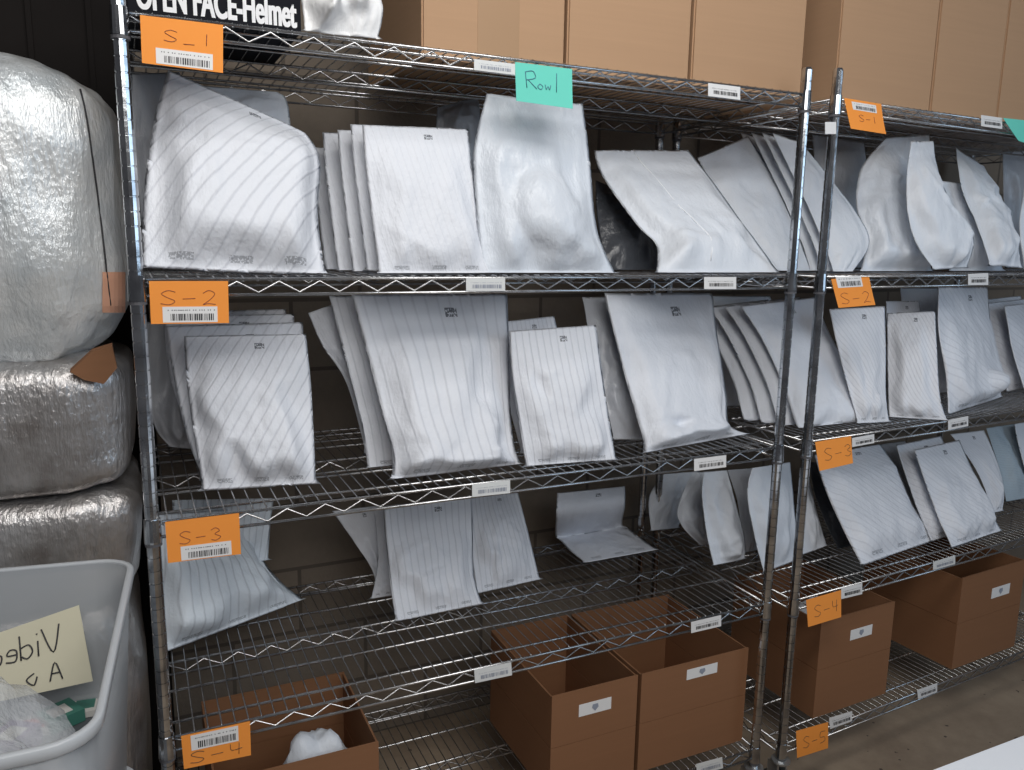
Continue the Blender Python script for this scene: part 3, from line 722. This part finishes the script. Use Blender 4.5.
# ------------------------------------------------------------------ cardboard boxes
def open_box(label, x0, x1, y0, y1, z0, z1, rz=0, lab=None, seed=0, crease=.5, group='open cardboard boxes on the bottom shelves'):
    t = .0045; root = empty('cardboard_box', (x0, y0, z0), rz, label, 'box', group)
    w_, d_, h_ = x1 - x0, y1 - y0, z1 - z0; zc = h_ * crease
    b = MB()
    b.box((t, t, 0), (w_ - t, d_ - t, t))
    g_ = .0012
    # front and back panels with a pressed score line half way up
    for ya, sgn in ((0, 1), (d_ - t, -1)):
        b.box((0, ya, 0), (w_, ya + t, zc - g_)); b.box((0, ya + .0014, zc - g_), (w_, ya + t - .0014, zc + g_)); b.box((0, ya, zc + g_), (w_, ya + t, h_))
    for xa in (0, w_ - t):
        b.box((xa, t, 0), (xa + t, d_ - t, zc - g_)); b.box((xa + .0014, t, zc - g_), (xa + t - .0014, d_ - t, zc + g_)); b.box((xa, t, zc + g_), (xa + t, d_ - t, h_ - .003))
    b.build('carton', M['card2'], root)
    if lab:
        q = Quad((lab[0], -.0002, lab[3]), (lab[1], -.0002, lab[3]), (lab[1], -.0002, lab[2]), (lab[0], -.0002, lab[2])); q.n = Vector((0, -1, 0))
        s = q.sheet('paper_label', M['white'], root, .0005)
        c = MB(); sh = [(.42, .78), (.58, .78), (.6, .5), (.5, .2), (.4, .5)]
        c.poly([q.p(u, v, .0012) for u, v in sh]); c.build('shield_mark', M['greyink'], s)
    return root
def lab_px(px0, px1, Y, ox, oz):
    a, b_, c = at(*px0, Y), at(px1[0], px0[1], Y), at(px0[0], px1[1], Y); return (a.x - ox, b_.x - ox, c.z - oz, a.z - oz)
zb = H1[4] + .007
open_box('open cardboard box without label at the left end of the bottom shelf', .085, .437, .04, .37, zb, .490)
open_box('open cardboard box with a white label, middle one of the left unit bottom shelf', .882, 1.138, .04, .42, zb, .493, lab=lab_px((579, 705), (611, 717), .04, .882, zb))
open_box('open cardboard box with a white label, next to the right post of the left unit', 1.150, 1.510, .04, .42, zb, .492, lab=lab_px((687, 670), (717, 680), .04, 1.150, zb))
zb2 = H2[4] + .007
open_box('narrow open cardboard box with white label below the S-4 tag of the right unit', 1.795, 2.12, .05, .42, zb2, .51, math.radians(2), lab=lab_px((852, 631), (874, 641), .05, 1.795, zb2))
open_box('labelled cardboard box at the photo right edge on the bottom shelf', 2.455, 2.82, .075, .45, zb2, .525, math.radians(3.3), lab=lab_px((991, 588), (1010, 598), .09, 2.455, zb2))
# a white bag inside the first box, one showing in the narrow box
def lumpy(name, c, r, seed, m, label, cat, amp=.25, group=None):
    me = bpy.data.meshes.new(name); bm = bmesh.new(); bmesh.ops.create_icosphere(bm, subdivisions=4, radius=1)
    S = Vector((seed * 3.1, seed * 1.7, 0))
    for v in bm.verts:
        d = 1 + amp * noise.noise(v.co * 1.6 + S) + amp * .35 * noise.noise(v.co * 5 + S)
        v.co = Vector((v.co.x * r[0] * d, v.co.y * r[1] * d, max(-1, v.co.z * d * 1.15) * r[2] + r[2]))
    bm.to_mesh(me); bm.free(); me.polygons.foreach_set('use_smooth', [True] * len(me.polygons)); me.materials.append(m)
    o = bpy.data.objects.new(name, me); COL.objects.link(o); o.location = c; return tag(o, label, cat, group)
lumpy('plastic_bag', (.315, .15, zb + .006), (.085, .07, .125), 3, M['plain'], 'crumpled white bag inside the open box at the left end of the bottom shelf', 'bag', .3)
lumpy('plastic_bag', (1.93, .20, zb2 + .006), (.09, .07, .13), 5, M['plain'], 'white bag inside the narrow open box of the right unit', 'bag', .3)

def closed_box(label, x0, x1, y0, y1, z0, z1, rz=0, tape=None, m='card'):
    root = empty('cardboard_box', (x0, y0, z0), rz, label, 'box', 'closed cardboard boxes on the top shelves')
    w_, d_, h_ = x1 - x0, y1 - y0, z1 - z0
    me = bpy.data.meshes.new('carton'); bm = bmesh.new(); bmesh.ops.create_cube(bm, size=1)
    for v in bm.verts: v.co = Vector(((v.co.x + .5) * w_, (v.co.y + .5) * d_, (v.co.z + .5) * h_))
    bmesh.ops.bevel(bm, geom=bm.edges[:], offset=.004, segments=2, affect='EDGES'); bm.to_mesh(me); bm.free()
    me.materials.append(M[m]); o = bpy.data.objects.new('carton', me); COL.objects.link(o); o.parent = root
    fl = MB()                                                # closed top flaps meeting in the middle
    fl.box((.001, 0.001, h_), (w_ - .001, d_ / 2 - .001, h_ + .003)); fl.box((.001, d_ / 2 + .001, h_), (w_ - .001, d_ - .001, h_ + .003))
    fl.build('top_flaps', M[m], root)
    if tape:
        b = MB(); b.box((tape[0] - x0, -.0006, .004), (tape[1] - x0, .0002, h_ - .004)); b.build('tape_strip', M['tape'], root)
    return root
zt = H1[0] + .0065
closed_box('tan cardboard box with a vertical tape strip, right of the crumpled white bag', .566, .900, .10, .52, zt, 2.36, tape=(.690, .788))
closed_box('tan cardboard box in the middle of the top shelf, just right of the taped one', .908, 1.243, .10, .52, zt, 2.37)
closed_box('tan cardboard box on the left unit top shelf, behind the bare post top', 1.252, 1.604, .10, .50, zt, 2.37)
zt2 = H2[0] + .0065
closed_box('cardboard box left-most on the right unit top shelf, above the S-1 tag', 1.745, 2.125, .12, .55, zt2, 2.40, math.radians(1))
closed_box('cardboard box second on the right unit top shelf', 2.135, 2.435, .13, .56, zt2, 2.42, math.radians(1))
closed_box('cardboard box cut by the right edge of the photo on the top shelf', 2.445, 2.80, .14, .57, zt2, 2.42, math.radians(1))

# helmet box
root = empty('helmet_box', (.014, .02, zt), 0, 'black box with white OPEN FACE-Helmet lettering at the left end of the top shelf', 'box')
b = MB(); b.box((0, 0, 0), (.290, .33, .26)); b.build('carton', M['black'], root)
l = MB(); l.box((-.002, -.002, .20), (.292, .332, .263)); l.build('lid', M['black'], root)
q = Quad((0, -.0004, .28), (.290, -.0004, .28), (.290, -.0004, 0), (0, -.0004, 0)); q.n = Vector((0, -1, 0))
q.text('lettering', 'OPEN FACE-Helmet', M['lettering'], root, .045, .968, .022, .20, .0006, bold=.018)
q.text('lettering_weight', 'OPEN FACE-Helmet', M['lettering'], root, .052, .975, .022, .20, .0007, bold=.018)

# ------------------------------------------------------------------ foil bundles, tote, table
def bundle(label, c, r, m, seed, amp=.05, e=.35, extra=None, n=64):
    """rounded wrapped block: superellipsoid with folds"""
    b = MB(); S = Vector((seed * 5.3, seed * 2.9, seed)); K = n; J = n // 2
    pw = lambda x, p: math.copysign(abs(x) ** p, x)
    for j in range(J + 1):
        ph = -math.pi / 2 + math.pi * j / J
        for i in range(K):
            th_ = 2 * math.pi * i / K
            d = Vector((pw(math.cos(ph), e) * pw(math.cos(th_), e), pw(math.cos(ph), e) * pw(math.sin(th_), e), pw(math.sin(ph), e)))
            p = Vector((d.x * r[0], d.y * r[1], d.z * r[2]))
            f = noise.noise(p * 6 + S) * amp * .5 + noise.noise(Vector((p.x * 28, p.y * 28, p.z * 9)) + S) * amp * .12 + noise.noise(p * 16 + S) * amp * .2
            p += d.normalized() * f
            if extra: p = extra(p)
            b.v.append(p)
    for j in range(J):
        for i in range(K):
            b.f.append([j * K + i, j * K + (i + 1) % K, (j + 1) * K + (i + 1) % K, (j + 1) * K + i])
    o = b.build('foil_bundle', M[m], None, smooth=True); o.location = c
    return tag(o, label, 'bundle', 'foil-wrapped bundles stacked left of the shelving')
def topslope(p):
    if p.z > 0: p = Vector((p.x, p.y, p.z * (1 - .05 * max(0, min(1, (p.x + .28) / .50)) ** 1.5)))
    return p
up = bundle('big pale silver bubble-foil bundle on top of the stack left of the shelving', (-.315, .45, 1.655), (.300, .25, .308), 'foil', 3, .045, .44, topslope, 96)
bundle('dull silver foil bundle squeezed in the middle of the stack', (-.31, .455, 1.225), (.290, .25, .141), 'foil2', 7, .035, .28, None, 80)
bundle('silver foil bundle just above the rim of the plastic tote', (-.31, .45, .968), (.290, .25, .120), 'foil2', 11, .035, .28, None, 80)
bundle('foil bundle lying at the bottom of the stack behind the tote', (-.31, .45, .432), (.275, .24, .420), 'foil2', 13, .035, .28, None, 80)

# string and painted orange reflection on the big bundle
def on_bundle(x, y): # nearest front point of the big bundle along the view ray
    d = (at(x, y, 1) - CAM).normalized(); dp = bpy.context.evaluated_depsgraph_get()
    ok, loc, nr, ix = up.ray_cast(CAM - up.location, d); return (loc, nr) if ok else (None, None)
dg = bpy.context.evaluated_depsgraph_get(); dg.update()
pts = []
for k in range(16):
    t = k / 15; x = 80 + 30 * t ** .8; y = 90 + 215 * t
    loc, nr = on_bundle(x, y)
    if loc: pts.append(loc + nr * .002)
if len(pts) > 3:
    s = MB(); s.tube(pts, .0018, 5); s.build('binding_string', M['ink'], up, smooth=True)
pts = []
b = MB(); ok = True; nn = 6
for j in range(nn + 1):
    for i in range(nn + 1):
        loc, nr = on_bundle(102 + 22 * i / nn, 272 + 40 * j / nn)
        if loc is None: ok = False; break
        b.v.append(loc + nr * .002)
    if not ok: break
if ok:
    for j in range(nn):
        for i in range(nn):
            a = j * (nn + 1) + i; b.f.append([a, a + 1, a + nn + 2, a + nn + 1])
    refl = b.build('orange_reflection', mat('painted_orange_reflection', (.78, .42, .28), .4), up); md = refl.modifiers.new('thick', 'SOLIDIFY'); md.thickness = .0008  # orange patch laid on as a reflection in the foil

b = MB(); sc_px = [(70, 372), (92, 352), (112, 346), (117, 368), (104, 384), (84, 380)]
fr = [at(x_, y_, .185) for x_, y_ in sc_px]; bk = [p_ + Vector((0, .02, .004)) for p_ in fr]
b.poly(fr); b.poly(bk[::-1])
for i in range(6): b.poly([fr[i], bk[i], bk[(i + 1) % 6], fr[(i + 1) % 6]])
o = b.build('cardboard_scrap', M['card2'], None, fix=True); tag(o, 'torn brown cardboard corner poking out between the top two foil bundles', 'cardboard')

# totes: tapered translucent bin with a rolled rim
def rrect(hx, hy, r, k=6):
    out = []
    for cx, cy, a0 in ((hx - r, hy - r, 0), (-hx + r, hy - r, 90), (-hx + r, -hy + r, 180), (hx - r, -hy + r, 270)):
        for i in range(k + 1):
            a = math.radians(a0 + 90 * i / k); out.append((cx + r * math.cos(a), cy + r * math.sin(a)))
    return out
def tote(label, corners, z0, h, taper):
    """corners: rim corners back-right, back-left, front-left, front-right"""
    cs = [Vector((x, y)) for x, y in corners]; cc = sum(cs, Vector((0, 0))) / 4
    root = empty('plastic_tote', (cc.x, cc.y, z0), 0, label, 'tote', 'translucent plastic totes at the lower left')
    hx, hy = .29, .33
    def wp(x, y, f=1.0):
        u, v = (x / hx + 1) / 2, (y / hy + 1) / 2
        p = cs[2].lerp(cs[3], u).lerp(cs[1].lerp(cs[0], u), v) - cc
        return p * f
    def ring(f, inset, z):
        out = []
        for x, y in rrect(hx - inset, hy - inset, .06):
            p = wp(x, y, f); out.append(Vector((p.x, p.y, z)))
        return out
    rings = [ring(1, 0, h), ring(1 - taper * .5, 0, h * .5), ring(1 - taper, 0, .0)]
    inner = [ring(1 - taper, .004, .004), ring(1 - taper * .5, .004, h * .5), ring(1, .004, h)]
    b = MB(); allr = rings + inner; n = len(rings[0])
    for r_ in allr: b.v += r_
    for k in range(len(allr) - 1):
        if k == len(rings) - 1: continue
        for i in range(n): b.f.append([k * n + i, k * n + (i + 1) % n, (k + 1) * n + (i + 1) % n, (k + 1) * n + i])
    b.f.append([2 * n + i for i in range(n)]); b.f.append([3 * n + i for i in range(n)][::-1])
    for i in range(n): b.f.append([i, 5 * n + i, 5 * n + (i + 1) % n, (i + 1) % n])
    b.build('bin', M['tote'], root, smooth=True, fix=True)
    rm = MB()
    sect = [(.006, -.014), (.008, -.012), (.008, .002), (.006, .004), (-.002, .004), (-.004, .002), (-.004, -.002), (.005, -.002), (.005, -.014)]
    N = len(rrect(hx, hy, .06))
    for (ox, oz) in sect:
        for x, y in rrect(hx + ox, hy + ox, .06 + ox):
            p = wp(x, y); rm.v.append(Vector((p.x, p.y, h + oz)))
    for k in range(len(sect)):
        k2 = (k + 1) % len(sect)
        for i in range(N): rm.f.append([k * N + i, k * N + (i + 1) % N, k2 * N + (i + 1) % N, k2 * N + i])
    rm.build('rim', M['toterim'], root, smooth=True, fix=True)
    return root
TX, TY, TZ, TH = -.32, -.20, .60, .40
tote('frosted translucent plastic tote holding a handwritten card, at the lower left', [(-.040, .050), (-.60, .130), (-.60, -.545), (-.086, -.545)], TZ, TH, .10)
tote('lower plastic tote under the one with the card, mostly out of the photo', [(-.06, .03), (-.58, .06), (-.58, -.52), (-.10, -.52)], 0.0, .585, .08)
# card with reversed writing standing inside the tote
pc = [at(-22, 640, .02), at(79, 605, .02), at(93, 681, -.02), at(-22, 706, -.02)]
q = Quad(*pc); root = empty('handwritten_card', q.p(.5, 0), 0, 'cream card with reversed handwriting Video inside the plastic tote', 'card'); inv = Matrix.Translation(-Vector(q.p(.5, 0)))
rebase(q.sheet('card_sheet', M['cream'], root, .002), inv)
def mirror_strokes(L, u0, u1, v0, v1): return [[(u1 - (u1 - u0) * a, v0 + (v1 - v0) * c) for a, c in l] for l in L]
VID = [[(0, 1), (.12, 0), (.24, 1)], [(.30, .6), (.31, 0)], [(.30, .85), (.305, .9)],
       [(.52, .5), (.42, .55), (.38, .25), (.45, .02), (.52, .15)], [(.53, 1), (.53, 0)],
       [(.58, .3), (.70, .35), (.66, .55), (.58, .45), (.60, .05), (.72, .08)],
       [(.86, .5), (.77, .4), (.80, .05), (.92, .1), (.93, .4), (.84, .52)]]
rebase(q.strokes('handwriting', mirror_strokes(VID, .05, .78, .50, .85) + mirror_strokes([[(0, 0), (.35, 1), (.8, 0)], [(.15, .4), (.6, .4)]], .60, .74, .12, .36) + mirror_strokes([[(0, .6), (.3, 0), (.8, .5), (.2, .9)]], .40, .52, .12, .3), M['ink'], root, .0014, .003), inv)
# packages and clear film bag in the tote
lumpy('clear_plastic_bag', (TX + .02, TY - .10, TZ + .135), (.165, .155, .085), 9, M['film'], 'crinkled clear plastic bag over small packages inside the tote', 'bag', .45)
def packet(label, x, y, Z, sx, sy, sz, rz, m, m2):
    root = empty('small_package', (x, y, Z), rz, label, 'package', 'small colourful packages in the tote')
    b = MB(); b.box((-sx, -sy, 0), (sx, sy, sz)); b.build('wrapper', m, root); c = MB(); c.box((-sx * .6, -sy * .6, sz), (sx * .5, sy * .5, sz + .001)); c.build('print', m2, root)
red = mat('red_print', (.6, .06, .07), .4); grn = mat('green_print', (.06, .22, .17), .4); pur = mat('purple_print', (.14, .05, .2), .4); cr = mat('white_print', (.72, .70, .66), .4)
b = MB(); b.box((-.2, -.22, 0), (.2, .22, .115)); o = b.build('packing_block', mat('dark_filler', (.10, .11, .12), .8)); o.location = (TX + .0, TY, TZ + .006); tag(o, 'dark packed layer lying low inside the plastic tote', 'padding')
for k, (pxx, pyy, a, b_, lb) in enumerate([(95, 0, cr, red, 'white package with a red print in the tote corner'), (30, 0, grn, cr, 'dark green package with white print in the tote'),
        (0, 0, pur, cr, 'purple package at the left edge of the tote'), (60, 0, cr, grn, 'cream package nearest the tote front wall')]):
    px = (35, 60, 12, 85)[k]; py = (728, 715, 738, 708)[k]
    p = atz(px, py, TZ + .125 + .012 * (k % 3)); packet(lb, p.x, p.y, TZ + .1225, .035 - .004 * (k % 2), .03, .012 + .012 * (k % 3), .5 * k, a, b_)

# white table corner, lower right
p = atz(925, 770, .74)
root = empty('folding_table', (1.75, p.y - .38, 0), 0, 'white table top cut by the lower right corner of the photo', 'table')
me = bpy.data.meshes.new('table_top'); bm = bmesh.new(); bmesh.ops.create_cube(bm, size=1)
for v in bm.verts: v.co = Vector((v.co.x * 1.5, v.co.y * .76, .725 + v.co.z * .03))
bmesh.ops.bevel(bm, geom=bm.edges[:], offset=.006, segments=2, affect='EDGES'); bm.to_mesh(me); bm.free(); me.materials.append(M['tabletop'])
o = bpy.data.objects.new('table_top', me); COL.objects.link(o); o.parent = root
for sx in (-.68, .68):
    for sy in (-.3, .3):
        b = MB(); b.tube([(sx, sy, 0), (sx, sy, .711)], .014, 10); b.build('leg', M['collar'], root, smooth=True)
